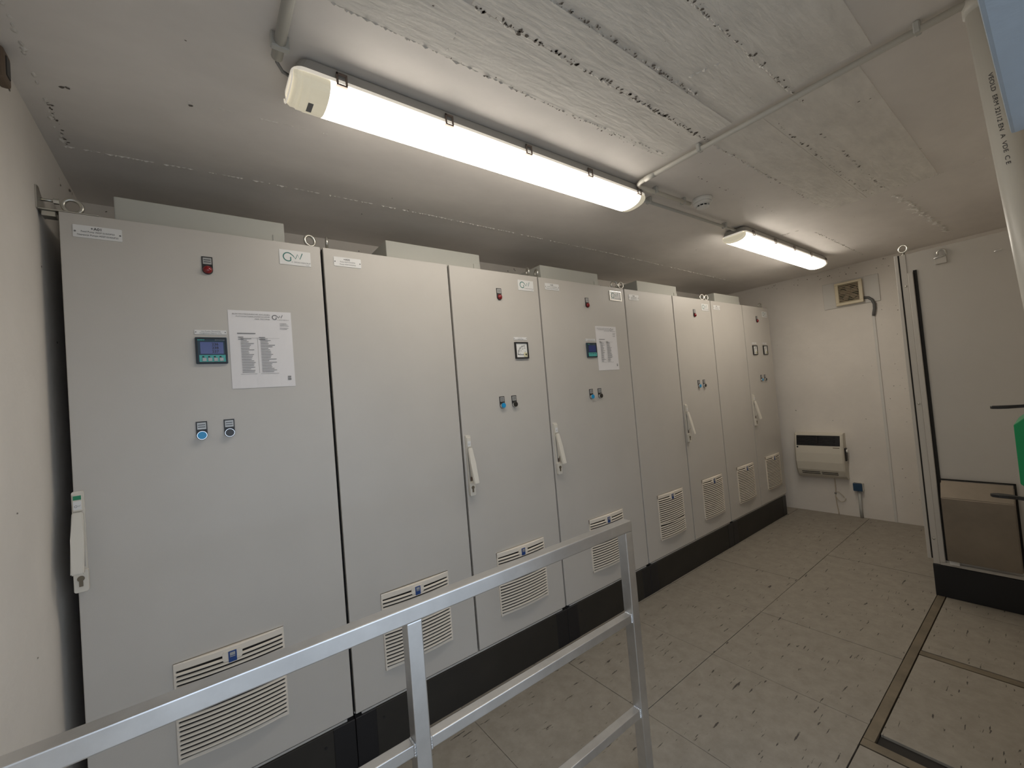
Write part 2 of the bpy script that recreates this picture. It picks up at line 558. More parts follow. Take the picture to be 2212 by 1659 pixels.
# ------------------------------------------------------------------ control cabinets
EYE = ring_mesh(0.0225, 0.0062)
def eyebolt(parent, x, y, rot, z=2.2, tilt=0.0):
    o = new_obj('eyebolt', tube([(0, 0, 0.0), (0, 0, 0.003), (0, 0, 0.0031), (0, 0, 0.022)], [0.012, 0.012, 0.006, 0.006], 12), 'zinc', parent, (x, y, z), (0, tilt, rot))
    r = new_obj('ring', EYE, 'zinc', o, (0, 0, 0.042))
    return o

VW, VH = 0.332, 0.332
def slat_mesh():
    bm = bmesh.new()
    n = 10
    rows = []
    hw = VW / 2 - 0.004
    for i in range(n + 1):
        t = -1 + 2 * i / n
        x = hw * t
        bow = 0.013 * (1 - t * t) + 0.002
        # louvre section: thin blade leaning outwards at its lower edge
        sec = [(-0.0025 - bow, 0.0042), (-0.0085 - bow, 0.0010), (-0.0085 - bow, -0.0032), (-0.0025 - bow, -0.0004)]
        rows.append([bm.verts.new((x, y, z)) for y, z in sec])
    for a, b in zip(rows, rows[1:]):
        for k in range(4):
            bm.faces.new((a[k], a[(k + 1) % 4], b[(k + 1) % 4], b[k]))
    bm.faces.new(rows[0])
    bm.faces.new(rows[-1][::-1])
    return fin(bm)
SLAT = slat_mesh()
SLAT.materials.append(MATS['vent_cream'])
def bowed_bar(z0, z1, yb, base):
    bm = bmesh.new()
    n = 10
    rows = []
    for i in range(n + 1):
        t = -1 + 2 * i / n
        x = VW / 2 * t
        y = base - yb * (1 - t * t)
        sec = [(0, z1), (y * 0.75, z1), (y, z1 - 0.004), (y, z0 + 0.003), (y * 0.7, z0), (0, z0)]
        rows.append([bm.verts.new((x, a, b)) for a, b in sec])
    for a, b in zip(rows, rows[1:]):
        for k in range(6):
            bm.faces.new((a[k], a[(k + 1) % 6], b[(k + 1) % 6], b[k]))
    bm.faces.new(rows[0])
    bm.faces.new(rows[-1][::-1])
    return fin(bm)
HEAD = bowed_bar(VH / 2 - 0.026, VH / 2, 0.012, -0.007)
FOOT = bowed_bar(-VH / 2, -VH / 2 + 0.012, 0.013, -0.006)
VSIDE = None
def vent(parent, cx, cz, broken=False):
    v = new_obj('vent_grille', frame_mesh(-VW / 2, VW / 2, -VH / 2, VH / 2, 0.006, -0.007, 0.0), 'vent_cream', parent, (cx, 0.0, cz))
    new_obj('filter_mat', box(-VW / 2 + 0.008, VW / 2 - 0.008, -0.0028, -0.0005, -VH / 2 + 0.008, VH / 2 - 0.008), 'dark_inside', v)
    new_obj('header_bar', HEAD, 'vent_cream', v)
    new_obj('footer_bar', FOOT, 'vent_cream', v)
    n = 19
    for k in range(n):
        o = new_obj('slat', SLAT, None, v, (0, 0, VH / 2 - 0.036 - k * 0.01515))
        if broken and k == 12:
            o.rotation_euler = (0, 0.035, 0)
    new_obj('clip', prism(round_rect(-0.030, 0.030, VH / 2 - 0.046, VH / 2 - 0.012, 0.009), -0.0225, -0.014), 'vent_cream', v)
    new_obj('badge', box(-0.0125, 0.0125, -0.0245, -0.022, VH / 2 - 0.052, VH / 2 - 0.014, 0.001), 'badge_blue', v)
    bm = bmesh.new()
    add_box(bm, -0.008, 0.008, -0.0252, -0.0244, VH / 2 - 0.029, VH / 2 - 0.018)
    add_box(bm, -0.008, 0.008, -0.0252, -0.0244, VH / 2 - 0.034, VH / 2 - 0.0315)
    new_obj('badge_print', fin(bm), 'label_silver', v)
    return v

def handle(parent, x, zt=1.305, tilt=13.0, first=False):
    """swing handle: narrow escutcheon, lever swung out at the bottom, profile cylinder"""
    zb = zt - 0.312
    esc = new_obj('handle_plate', prism(round_rect(-0.014, 0.014, zb - zt, -0.0, 0.006), -0.010, 0.0, bev=0.001), 'handle_grey', parent, (x, 0, zt))
    new_obj('label_window', box(-0.0115, 0.0115, -0.017, -0.009, -0.062, -0.010, 0.002), 'handle_grey', esc)
    new_obj('label_card', box(-0.009, 0.009, -0.0178, -0.0168, -0.056, -0.030), 'plate_white', esc)
    if first:
        new_obj('label_flag', box(-0.009, 0.009, -0.0178, -0.0168, -0.026, -0.013), 'label_green', esc)
    gw_logo(0.0065, esc, -0.0065, -0.0181, -0.049, 'ink')
    # lever: hinged under the window, leaning away from the door
    a = math.radians(tilt)
    L = 0.185
    bm = bmesh.new()
    add_prism(bm, [(-0.0125, 0.0), (0.0125, 0.0), (0.015, -0.08), (0.0145, -L), (-0.0145, -L), (-0.015, -0.08)], -0.012, 0.004)
    bmesh.ops.bevel(bm, geom=list(bm.edges), offset=0.003, segments=2, affect='EDGES')
    new_obj('lever', fin(bm), 'handle_grey', esc, (0, -0.014, -0.066), (-a, 0, 0))
    new_obj('lever_tongue', prism([(-0.014, -0.10), (-0.028, -0.14), (-0.050, -0.175), (-0.012, -0.215), (-0.009, -0.12)], -0.004, 0.004, 'x'), 'handle_grey', esc)
    new_obj('latch_recess', box(-0.010, 0.010, -0.0108, -0.0098, -0.235, -0.080), 'lamp_housing', esc)
    new_obj('latch_slot', box(-0.006, 0.006, -0.0116, -0.0106, -0.236, -0.212), 'clip_brown', esc)
    new_obj('lock_block', prism(round_rect(-0.0165, 0.0165, -0.310, -0.242, 0.006), -0.019, -0.002, bev=0.0015), 'handle_grey', esc)
    lock = new_obj('lock_cylinder', disc(0.0, -0.268, 0.0085, -0.0215, -0.018, 16), 'steel_strip', esc)
    new_obj('lock_stem', box(-0.0045, 0.0045, -0.021, -0.018, -0.292, -0.268), 'steel_strip', esc)
    return esc

def device(parent, x, z, kind):
    """22 mm pilot device with legend holder; x, z = centre of the actuator"""
    pl = new_obj('legend_holder', prism([(-0.0165, 0.050), (-0.0165, 0.0)] + [(0.0165 * math.cos(math.radians(180 + 15 * k)), 0.0165 * math.sin(math.radians(180 + 15 * k))) for k in range(1, 12)] + [(0.0165, 0.0), (0.0165, 0.050)], -0.003, 0.0), 'black_plastic', parent, (x, 0, z))
    new_obj('legend', box(-0.0135, 0.0135, -0.0042, -0.0028, 0.021, 0.046, 0.0008), 'label_silver', pl)
    bm = bmesh.new()
    add_box(bm, -0.0105, 0.0105, -0.0046, -0.0041, 0.0365, 0.0388)
    add_box(bm, -0.0105, 0.0105, -0.0046, -0.0041, 0.0285, 0.0308)
    new_obj('legend_print', fin(bm), 'ink', pl)
    if kind == 'red':
        bm = bmesh.new()
        bmesh.ops.create_uvsphere(bm, u_segments=20, v_segments=10, radius=0.0152)
        for v in bm.verts:
            v.co.y = min(v.co.y, 0) * 0.85 - 0.006
        new_obj('signal_lens', fin(bm, True), 'lamp_red', pl)
        new_obj('bezel', disc(0, 0, 0.0165, -0.007, -0.002, 24), 'black_plastic', pl)
    else:
        new_obj('bezel', disc(0, 0, 0.0158, -0.013, -0.002, 24, 0.0150), 'chrome', pl)
        new_obj('push_button', disc(0, 0, 0.0136, -0.0165, -0.012, 24), 'button_blue' if kind == 'blue' else 'button_black', pl)
    return pl

def nameplate(parent, x, z, head, l1, l2):
    """x, z = top-left corner; 116 x 40 mm engraved plate"""
    w, h = 0.118, 0.041
    p = new_obj('name_plate', prism(round_rect(0, w, -h, 0, 0.0025), -0.0022, 0.0), 'plate_white', parent, (x, 0, z))
    text(p, head, 0.0125, w * 0.47, -0.0025, -0.0095, bold=0.0002)
    text(p, l1, 0.0075, w * 0.5, -0.0025, -0.0205, sx=0.95)
    text(p, l2, 0.0075, w * 0.5, -0.0025, -0.0315, sx=0.95)
    for sx in (0.005, w - 0.005):
        new_obj('screw', disc(sx, -0.0215, 0.0028, -0.0030, -0.002, 10), 'ink_grey', p)
    return p

def logo_plate(parent, x, z, framed=False):
    """x, z = top-left; 118 x 62 mm"""
    w, h = 0.118, 0.062
    p = new_obj('logo_plate', box(0, w, -0.0025, 0.0, -h, 0, 0.0006), 'plate_white', parent, (x, 0, z))
    gw_logo(0.036, p, 0.014, -0.0029, -0.047, 'logo_teal')
    text(p, 'A. GROSS-WEINTRUP', 0.0082, 0.080, -0.0029, -0.049, 'ink_grey', sx=0.92)
    text(p, 'GmbH', 0.0046, 0.104, -0.0029, -0.057, 'ink_grey')
    if framed:
        new_obj('plate_frame', frame_mesh(-0.003, w + 0.003, -h - 0.003, 0.003, 0.0042, -0.0055, 0.0), 'zinc', p)
    return p

def strip_label(parent, x, z, l1, l2, w=0.097):
    p = new_obj('device_label', prism(round_rect(0, w, -0.016, 0, 0.0015), -0.002, 0), 'plate_white', parent, (x, 0, z))
    text(p, l1, 0.0062, w / 2, -0.0023, -0.0048, 'ink_grey')
    text(p, l2, 0.0062, w / 2, -0.0023, -0.0115, 'ink_grey')
    for sx in (0.004, w - 0.004):
        new_obj('screw', disc(sx, -0.008, 0.0021, -0.0027, -0.002, 10), 'ink_grey', p)

def power_meter(parent, x, z, digits):
    """96 x 96 mm panel meter; x, z = top-left"""
    w = 0.096
    p = new_obj('panel_meter', box(0, w, -0.010, 0, -w * 1.02, 0, 0.002), 'navy_frame', parent, (x, 0, z))
    new_obj('bezel_rim', frame_mesh(0.003, w - 0.003, -w * 1.02 + 0.003, -0.003, 0.0035, -0.0115, -0.0095), 'black_plastic', p)
    new_obj('display', box(0.014, w - 0.012, -0.0112, -0.0098, -0.062, -0.018, 0.0005), 'screen' if digits else 'screen_dark', p)
    text(p, 'SIEMENS', 0.0058, 0.006, -0.0112, -0.0105, 'teal', 'LEFT', bold=0.0002)
    text(p, 'SENTRON PAC3200', 0.0036, 0.090, -0.0112, -0.0105, 'label_silver', 'RIGHT')
    if digits:
        for k, s in enumerate(digits):
            text(p, s, 0.0135, 0.059, -0.0114, -0.0265 - k * 0.0135, 'ink', bold=0.0002)
    new_obj('key_panel', box(0.010, w - 0.006, -0.0108, -0.0097, -0.092, -0.066), 'teal', p)
    for k in range(4):
        new_obj('soft_key', box(0.0185 + k * 0.0172, 0.0185 + k * 0.0172 + 0.012, -0.0122, -0.0106, -0.089, -0.076, 0.0008), 'label_silver' if digits else 'teal', p)
        new_obj('key_mark', box(0.0185 + k * 0.0172, 0.0185 + k * 0.0172 + 0.006, -0.0124, -0.0106, -0.0745, -0.0705), 'ink', p)

def ammeter(parent, x, z):
    w = 0.096
    p = new_obj('ammeter', frame_mesh(0, w, -w, 0, 0.0075, -0.010, 0), 'black_plastic', parent, (x, 0, z))
    new_obj('dial', box(0.006, w - 0.006, -0.0055, -0.0005, -w + 0.006, -0.006), 'meter_face', p)
    bm = bmesh.new()
    cx, cz = w - 0.024, -w + 0.024
    for k in range(25):
        a = math.radians(92 + 86 * k / 24)
        r0, r1 = (0.047, 0.055) if k % 6 else (0.045, 0.057)
        wd = 0.0006 if k % 6 else 0.0011
        c, s = math.cos(a), math.sin(a)
        q = [(cx + r0 * c - wd * s, cz + r0 * s + wd * c), (cx + r1 * c - wd * s, cz + r1 * s + wd * c), (cx + r1 * c + wd * s, cz + r1 * s - wd * c), (cx + r0 * c + wd * s, cz + r0 * s - wd * c)]
        bm.faces.new([bm.verts.new((u, -0.0058, v)) for u, v in q])
    new_obj('scale', fin(bm), 'ink', p)
    for k, s in enumerate(('0', '50', '100', '200')):
        a = math.radians(172 - 26 * k)
        text(p, s, 0.0085, cx + 0.037 * math.cos(a), -0.0058, cz + 0.037 * math.sin(a), 'ink')
    text(p, 'A', 0.010, w - 0.024, -0.0058, -w + 0.040, 'ink')
    new_obj('pointer', box(0.020, w - 0.024, -0.0068, -0.0060, -w + 0.0225, -w + 0.0247), 'ink', p)
    new_obj('pivot_cover', prism(round_rect(w - 0.034, w - 0.010, -w + 0.010, -w + 0.036, 0.006), -0.0085, -0.005), 'yellow_ivory', p)
    new_obj('adjust_screw', disc(w - 0.020, -w + 0.024, 0.005, -0.0100, -0.008, 14), 'black_plastic', p)

ZT, ZB = 2.2, 0.2
XS = [0.0, 0.7907, 1.4068, 2.0227, 2.8465, 3.4676, 4.076, 4.6916, 5.295]
def cabinet(x0, x1, splits, label, roof, eyes, last=False):
    t = thing('control_cabinet', label, 'cabinet', (x0, 0, 0), 0, 'control cabinets in a row along the back wall')
    w = x1 - x0
    D = 0.60
    new_obj('body', box(0.004, w - 0.004, 0.022, D, ZB + 0.001, ZT - 0.004, 0.003), 'cabinet_grey', t)
    new_obj('roof_plate', box(0.006, w - 0.006, 0.022, D, ZT - 0.006, ZT, 0.002), 'cabinet_grey', t)
    edges = [0.0] + [s - x0 for s in splits] + [w]
    for a, b in zip(edges, edges[1:]):
        new_obj('door', box(a + 0.0056, b - 0.0056, 0.0, 0.019, ZB + 0.013, ZT, 0.0025, 2), 'cabinet_grey', t)
        new_obj('door_gap_black', box(a + 0.014, b - 0.014, 0.018, 0.0225, ZB + 0.02, ZT - 0.012), 'seal_gap_black', t)  # black sheet painting in the shade of the gap around the door
    for e in edges[1:-1]:
        new_obj('gap_shade_strip', box(e - 0.016, e + 0.016, 0.0185, 0.0228, ZB + 0.015, ZT - 0.006), 'seal_gap_black', t)  # black strip painted for the shade between two doors
    for a, b in ((0.0, 0.013), (w - 0.013, w)):
        new_obj('frame_gap_shade', box(a + 0.002, b - 0.002, 0.0195, 0.0238, ZB + 0.015, ZT - 0.004), 'seal_gap_black', t)  # gap shade at the cabinet sides, painted as black strips
    new_obj('base_rail', box(0.03, w - 0.03, 0.004, 0.03, ZB + 0.0005, ZB + 0.0085), 'cabinet_grey', t)
    # plinth: two corner pieces and the trim panel between them
    cw = 0.088
    wend = w - 0.05 if last else w
    for a, b in ((0.001, cw), (wend - cw, wend - 0.001)):
        new_obj('plinth_corner', box(a, b, -0.006, D - 0.02, 0.0, ZB, 0.002), 'plinth_black', t)
    pn = new_obj('plinth_panel', box(cw - 0.001, wend - cw + 0.001, -0.004, D - 0.05, 0.0, ZB - 0.001, 0.001), 'plinth_brown', t)
    for xx in (cw + 0.03, wend - cw - 0.03):
        new_obj('screw', disc(xx, 0.145, 0.006, -0.0050, -0.003, 12), 'plinth_black', pn)
    a, b = roof
    rb = new_obj('roof_vent_box', box(a - x0, b - x0, 0.10, 0.50, ZT, 2.320, 0.004, 2), 'roof_grey', t)
    new_obj('box_flange', box(b - x0 - 0.046, b - x0 - 0.002, 0.096, 0.101, ZT, 2.262, 0.001), 'roof_grey', rb)
    for ex, rot in eyes:
        eyebolt(t, ex - x0, 0.055, rot)
    for ex in (0.04, w - 0.04):
        eyebolt(t, ex, D - 0.05, 0.6)
    return t

c1 = cabinet(XS[0], XS[1], [], 'single door grey control cabinet at the left wall with printed sheet and lit digital meter', (0.127, 0.668), [(0.030, 0.1), (0.758, 0.3)])
c2 = cabinet(XS[1], XS[3], [XS[2]], 'double door grey control cabinet with one analogue dial meter and nameplate +A02', (1.120, 1.675), [(0.828, 1.35), (1.992, 1.2)])
c3 = cabinet(XS[3], XS[4], [], 'single door grey control cabinet with printed sheet beside a dark digital meter and framed logo', (2.140, 2.692), [(2.062, 1.25), (2.812, -0.5)])
c4 = cabinet(XS[4], XS[6], [XS[5]], 'double door grey control cabinet without any meter on its doors', (3.153, 3.709), [(2.885, -0.2), (4.040, -0.3)])
c5 = cabinet(XS[6], XS[8], [XS[7]], 'double door grey control cabinet with two dial meters beside the end wall', (4.363, 4.875), [(4.115, -0.2), (5.245, -0.4)], last=True)

LX = 0.0
nameplate(c1, 0.036, 2.163, '+A01', 'Feed Pump A02P10/A02P20', 'Napajanje Pumpa A02P10/A02P20')
logo_plate(c1, 0.626, 2.168)
device(c1, 0.385, 2.052, 'red')
strip_label(c1, 0.334, 1.826, 'Line Feeder Monitoring', 'Nadgledanje Napona Voda')
power_meter(c1, 0.334, 1.798, ('236', '238', '237'))
device(c1, 0.338, 1.441, 'blue')
device(c1, 0.421, 1.441, 'black')
handle(c1, 0.016, 1.305, first=True)
vent(c1, 0.386, 0.510)
def on2(x): return x - XS[1]
nameplate(c2, on2(0.838), 2.166, '+A02', 'Pump A02P10/A02P20', 'Pumpa A02P10/A02P20')
vent(c2, on2(1.099), 0.498)
device(c2, on2(1.720), 2.052, 'red')
logo_plate(c2, on2(1.862), 2.167)
strip_label(c2, on2(1.797), 1.826, 'Pump Motor', 'Napajanje Pumpe')
ammeter(c2, on2(1.798), 1.796)
device(c2, on2(1.679), 1.441, 'blue')
device(c2, on2(1.763), 1.441, 'black')
handle(c2, on2(1.438))
vent(c2, on2(1.723), 0.496)
def on3(x): return x - XS[3]
nameplate(c3, on3(2.075), 2.168, '+A03', 'Feed Pump A02P30/A02P40', 'Napajanje Pumpa A02P30/A02P40')
device(c3, on3(2.442), 2.052, 'red')
logo_plate(c3, on3(2.683), 2.168, True)
strip_label(c3, on3(2.394), 1.826, 'Line Feeder Monitoring', 'Nadgledanje Napona Voda')
power_meter(c3, on3(2.394), 1.798, None)
device(c3, on3(2.404), 1.441, 'blue')
device(c3, on3(2.487), 1.441, 'black')
handle(c3, on3(2.054))
vent(c3, on3(2.440), 0.496)
def on4(x): return x - XS[4]
nameplate(c4, on4(2.896), 2.163, '+A04', 'Pump A02P30/A02P40', 'Pumpa A02P30/A02P40')
vent(c4, on4(3.178), 0.494, True)
logo_plate(c4, on4(3.912), 2.162)
device(c4, on4(3.786), 2.052, 'red')
device(c4, on4(3.748), 1.441, 'blue')
device(c4, on4(3.832), 1.441, 'black')
handle(c4, on4(3.502))
vent(c4, on4(3.806), 0.493)
def on5(x): return x - XS[6]
nameplate(c5, on5(4.122), 2.163, '+A05', 'Pump A02P50/A02P60', 'Pumpa A02P50/A02P60')
vent(c5, on5(4.418), 0.494)
logo_plate(c5, on5(5.131), 2.160)
device(c5, on5(4.997), 2.052, 'red')
for xx in (4.832, 5.073):
    strip_label(c5, on5(xx), 1.826, 'Pump Motor', 'Napajanje Pumpe')
    ammeter(c5, on5(xx), 1.796)
device(c5, on5(4.966), 1.441, 'blue')
device(c5, on5(5.050), 1.441, 'black')
handle(c5, on5(4.722))
vent(c5, on5(5.028), 0.496)

# printed sheets taped to the doors
def sheet(x, z, w, h, tilt, label):
    t = thing('notice_sheet', label, 'notice', (x, -0.0006, z - h), 0, 'printed sheets on the cabinet doors')
    bm = bmesh.new()
    n = 8
    rows = []
    for j in range(n + 1):
        zz = h * j / n
        rows.append([bm.verts.new((w * i / n, -0.0004 - 0.0022 * max(0, 0.22 - j / n) * (1 + math.sin(i * 1.7)) - 0.0006 * abs(math.sin(i * 0.9 + j)), zz)) for i in range(n + 1)])
    for a, b in zip(rows, rows[1:]):
        for i in range(n):
            bm.faces.new((a[i], a[i + 1], b[i + 1], b[i]))
    back = bmesh.ops.extrude_face_region(bm, geom=list(bm.faces))
    for v in [g for g in back['geom'] if isinstance(g, bmesh.types.BMVert)]:
        v.co.y = 0.0003
    new_obj('page', fin(bm), 'paper', t)
    y = -0.0026
    gw_logo(0.018, t, w * 0.685, y, h * 0.895, 'ink')
    text(t, 'A. GROSS-WEINTRUP', 0.0045, w * 0.86, y, h * 0.892, 'ink_grey')
    for k, s in enumerate(('ELEKTROTECHNISCHE ANLAGEN', 'AUTOMATISIERUNGSTECHNIK', 'MSR-TECHNIK')):
        text(t, s, 0.0062, w * 0.65, y, h * (0.952 - 0.030 * k), 'ink_grey', 'RIGHT', sx=1.35)
    bm = bmesh.new()
    r2 = random.Random(int(x * 1000))
    def bar(x0, x1, zc, hh):
        bm.faces.new([bm.verts.new(p) for p in ((x0, y, zc - hh), (x1, y, zc - hh), (x1, y, zc + hh), (x0, y, zc + hh))])
    for k in range(5):
        bar(w * 0.80, w * (0.90 + 0.06 * r2.random()), h * (0.845 - 0.016 * k - (0.012 if k > 2 else 0)), 0.0006)
    bar(w * 0.12, w * 0.40, h * 0.703, 0.0016)
    for k in range(1, 23):
        z0 = h * (0.655 - 0.0205 * k)
        bar(w * 0.165, w * (0.26 + 0.12 * r2.random()), z0, 0.0010)
        bar(w * 0.47, w * (0.58 + 0.14 * r2.random()), z0, 0.0010)
    for zz in (0.655, 0.628):
        bar(w * 0.13, w * 0.21, h * zz, 0.0012)
        bar(w * 0.45, w * 0.55, h * zz, 0.0012)
    bar(w * 0.13, w * 0.78, h * 0.643, 0.0003)
    bar(w * 0.14, w * 0.39, h * 0.180, 0.0005)
    bar(w * 0.45, w * 0.74, h * 0.180, 0.0005)
    bar(w * 0.425, w * 0.428, h * 0.42, 0.07)
    for zz in (0.135, 0.125, 0.108, 0.098, 0.090):
        bar(w * 0.88, w * 0.935, h * zz, 0.0011)
    new_obj('printed_lines', fin(bm), 'ink_grey', t)['kind'] = 'stuff'
    t.rotation_euler = (0, tilt, 0)
    return t
sheet(0.4385, 1.906, 0.215, 0.302, 0.0, 'white printed sheet beside the lit digital meter')
sheet(2.5005, 1.914, 0.214, 0.303, 0.0, 'white printed sheet partly covering the dark digital meter')

# L-bracket tying the first cabinet to the left wall
t = thing('angle_bracket', 'galvanised angle bracket bolting the first cabinet to the left wall', 'bracket', (XL, 0.02, 2.2))
new_obj('wall_leg', prism([(-0.03, 0.0), (0.07, 0.0), (0.07, 0.03), (-0.005, 0.078), (-0.03, 0.072)], 0.0, 0.004, 'x', 0.0008), 'zinc', t)
new_obj('cabinet_leg', box(0.0, 0.14, -0.02, 0.022, 0.0008, 0.0045, 0.001), 'zinc', t)
new_obj('stiffener', box(0.008, 0.041, -0.012, 0.025, -0.016, 0.0004, 0.002), 'zinc', t)
b_ = new_obj('bolt', tube([(0.004, 0.01, 0.042), (0.036, 0.01, 0.042)], 0.0045, 10), 'zinc', t)
new_obj('bolt_head', tube([(0.033, 0.01, 0.042), (0.046, 0.01, 0.042)], 0.0095, 6, False), 'zinc', b_)

# ------------------------------------------------------------------ cabinet on the right
RX, RYF = 4.019, -1.285
t = thing('side_cabinet', 'tall grey cabinet on the right seen from its side with a sloped metal hood', 'cabinet', (RX, RYF, 0))
rw, rd = 0.80, 0.565
new_obj('body', box(0.004, rw, -rd, -0.004, ZB, 2.185, 0.002), 'cabinet_grey', t)
new_obj('door', box(-0.004, rw, 0.002, 0.020, ZB + 0.03, 2.19, 0.002), 'cabinet_grey', t)
new_obj('door_gap_black', box(0.000, rw - 0.01, -0.0045, 0.0025, ZB + 0.035, 2.186), 'seal_gap_black', t)
new_obj('frame_post', box(0.0, 0.02, -0.034, -0.0045, ZB + 0.002, 2.184, 0.001), 'cabinet_grey', t)
new_obj('edge_profile', box(-0.012, 0.01, -0.062, -0.036, 0.222, 2.062, 0.003), 'cabinet_grey', t)
new_obj('gap_shade', box(-0.003, 0.01, -0.079, -0.062, 0.235, 2.072), 'seal_gap_black', t)  # black strip painting the shade in the slot beside the panel
pan = new_obj('side_panel', box(-0.010, 0.01, -rd + 0.01, -0.074, 0.252, 2.076, 0.002), 'cabinet_grey', t)
new_obj('bottom_rail', box(-0.006, 0.02, -rd, -0.036, ZB + 0.002, 0.222, 0.002), 'cabinet_grey', t)
for yy, zz in ((-0.022, 1.98), (-0.020, 1.22), (-0.018, 0.36)):
    new_obj('screw', tube([(0.001, yy, zz), (-0.003, yy, zz)], 0.0055, 12), 'zinc', t)
bm = bmesh.new()
add_box(bm, 0.0, rw, -rd, 0.0, 0.0, ZB - 0.002, 0.002)
new_obj('plinth', fin(bm), 'plinth_black', t)
# sloped hood
bm = bmesh.new()
add_prism(bm, [(-0.011, 0.252), (-0.055, 0.252), (-0.055, 0.640), (-0.011, 0.742)], -0.375, -0.078, 'y')
bmesh.ops.bevel(bm, geom=list(bm.edges), offset=0.004, segments=2, affect='EDGES')
hood = new_obj('hood', fin(bm), 'hood_steel', t)
new_obj('hood_gasket', frame_mesh(-0.381, -0.072, 0.248, 0.748, 0.008, -0.0135, -0.0095), 'seal_gap_black', t, rot=(0, 0, PI / 2))
o = t.children[-1]
o.rotation_euler = (0, 0, 0)
o.data = (lambda: (lambda bm: (add_box(bm, -0.0135, -0.0095, -0.381, -0.072, 0.742, 0.750), add_box(bm, -0.0135, -0.0095, -0.384, -0.374, 0.250, 0.750), fin(bm))[-1])(bmesh.new()))()
o.data.materials.append(MATS['seal_gap_black'])
new_obj('foot_tab', box(-0.03, -0.004, -0.125, -0.082, 0.222, 0.250, 0.002), 'white_plastic', t)
hk = new_obj('hook_plate', box(-0.006, 0.006, -0.215, -0.165, 2.078, 2.118, 0.001), 'cabinet_grey', t)
new_obj('hook_pin', tube([(-0.008, -0.205, 2.122), (-0.008, -0.160, 2.116)], 0.0032, 8), 'chrome', hk)
hp = [(-0.010, -0.180, 2.132)] + [(-0.010, -0.197 + 0.018 * math.cos(math.radians(a)), 2.143 + 0.020 * math.sin(math.radians(a))) for a in range(-10, 170, 15)] + [(-0.010, -0.217, 2.120)]
new_obj('hook', tube(hp, 0.0045, 8), 'zinc', hk)
new_obj('clip_pin', tube([(-0.008, -0.405, 2.080), (-0.008, -0.435, 2.084)], 0.003, 8), 'chrome', pan)
eyebolt(t, 0.020, -0.025, 1.25, 2.185)

# ------------------------------------------------------------------ railing
t = thing('guard_railing', 'galvanised square tube railing in front of the cabinets', 'railing', (0, -0.86, 0))
S = 0.040
new_obj('top_rail', box(XL + 0.001, 1.620, 0.0, S, 0.940, 0.980, 0.003, 2), 'galvanised', t)
new_obj('post', box(0.7205, 0.7605, 0.0, S, 0.0, 0.9405, 0.003, 2), 'galvanised', t)
new_obj('post', box(1.580, 1.620, 0.0, S, 0.0, 0.9405, 0.003, 2), 'galvanised', t)
for zz in (0.627, 0.280):
    new_obj('mid_rail', box(0.7655, 1.5775, 0.004, 0.034, zz - 0.015, zz + 0.014, 0.002, 2), 'galvanised', t)
    new_obj('mid_rail', box(XL + 0.001, 0.7155, 0.004, 0.034, zz - 0.009, zz + 0.020, 0.002, 2), 'galvanised', t)
    for xx in (0.7155, 0.7605, 1.5745):
        bm = bmesh.new()
        zc = zz + (0.0055 if xx < 0.74 else 0.0)
        for k in range(5):
            add_box(bm, xx - 0.0005, xx + 0.0055, 0.002 + 0.0062 * k, 0.010 + 0.0062 * k, zc - 0.017, zc - 0.011, 0.0022)
            add_box(bm, xx - 0.0005, xx + 0.0055, 0.002 + 0.0062 * k, 0.010 + 0.0062 * k, zc + 0.010, zc + 0.016, 0.0022)
            add_box(bm, xx - 0.0005, xx + 0.0055, 0.0015, 0.0060, zc - 0.017 + 0.0062 * k, zc - 0.009 + 0.0062 * k, 0.0022)
        new_obj('weld_bead', fin(bm), 'weld', t)
for a, b in ((0.7205, 0.7605), (1.580, 1.620)):
    new_obj('base_plate', box(a - 0.03, b + 0.03, -0.03, S + 0.03, 0.0, 0.006, 0.001), 'galvanised', t)

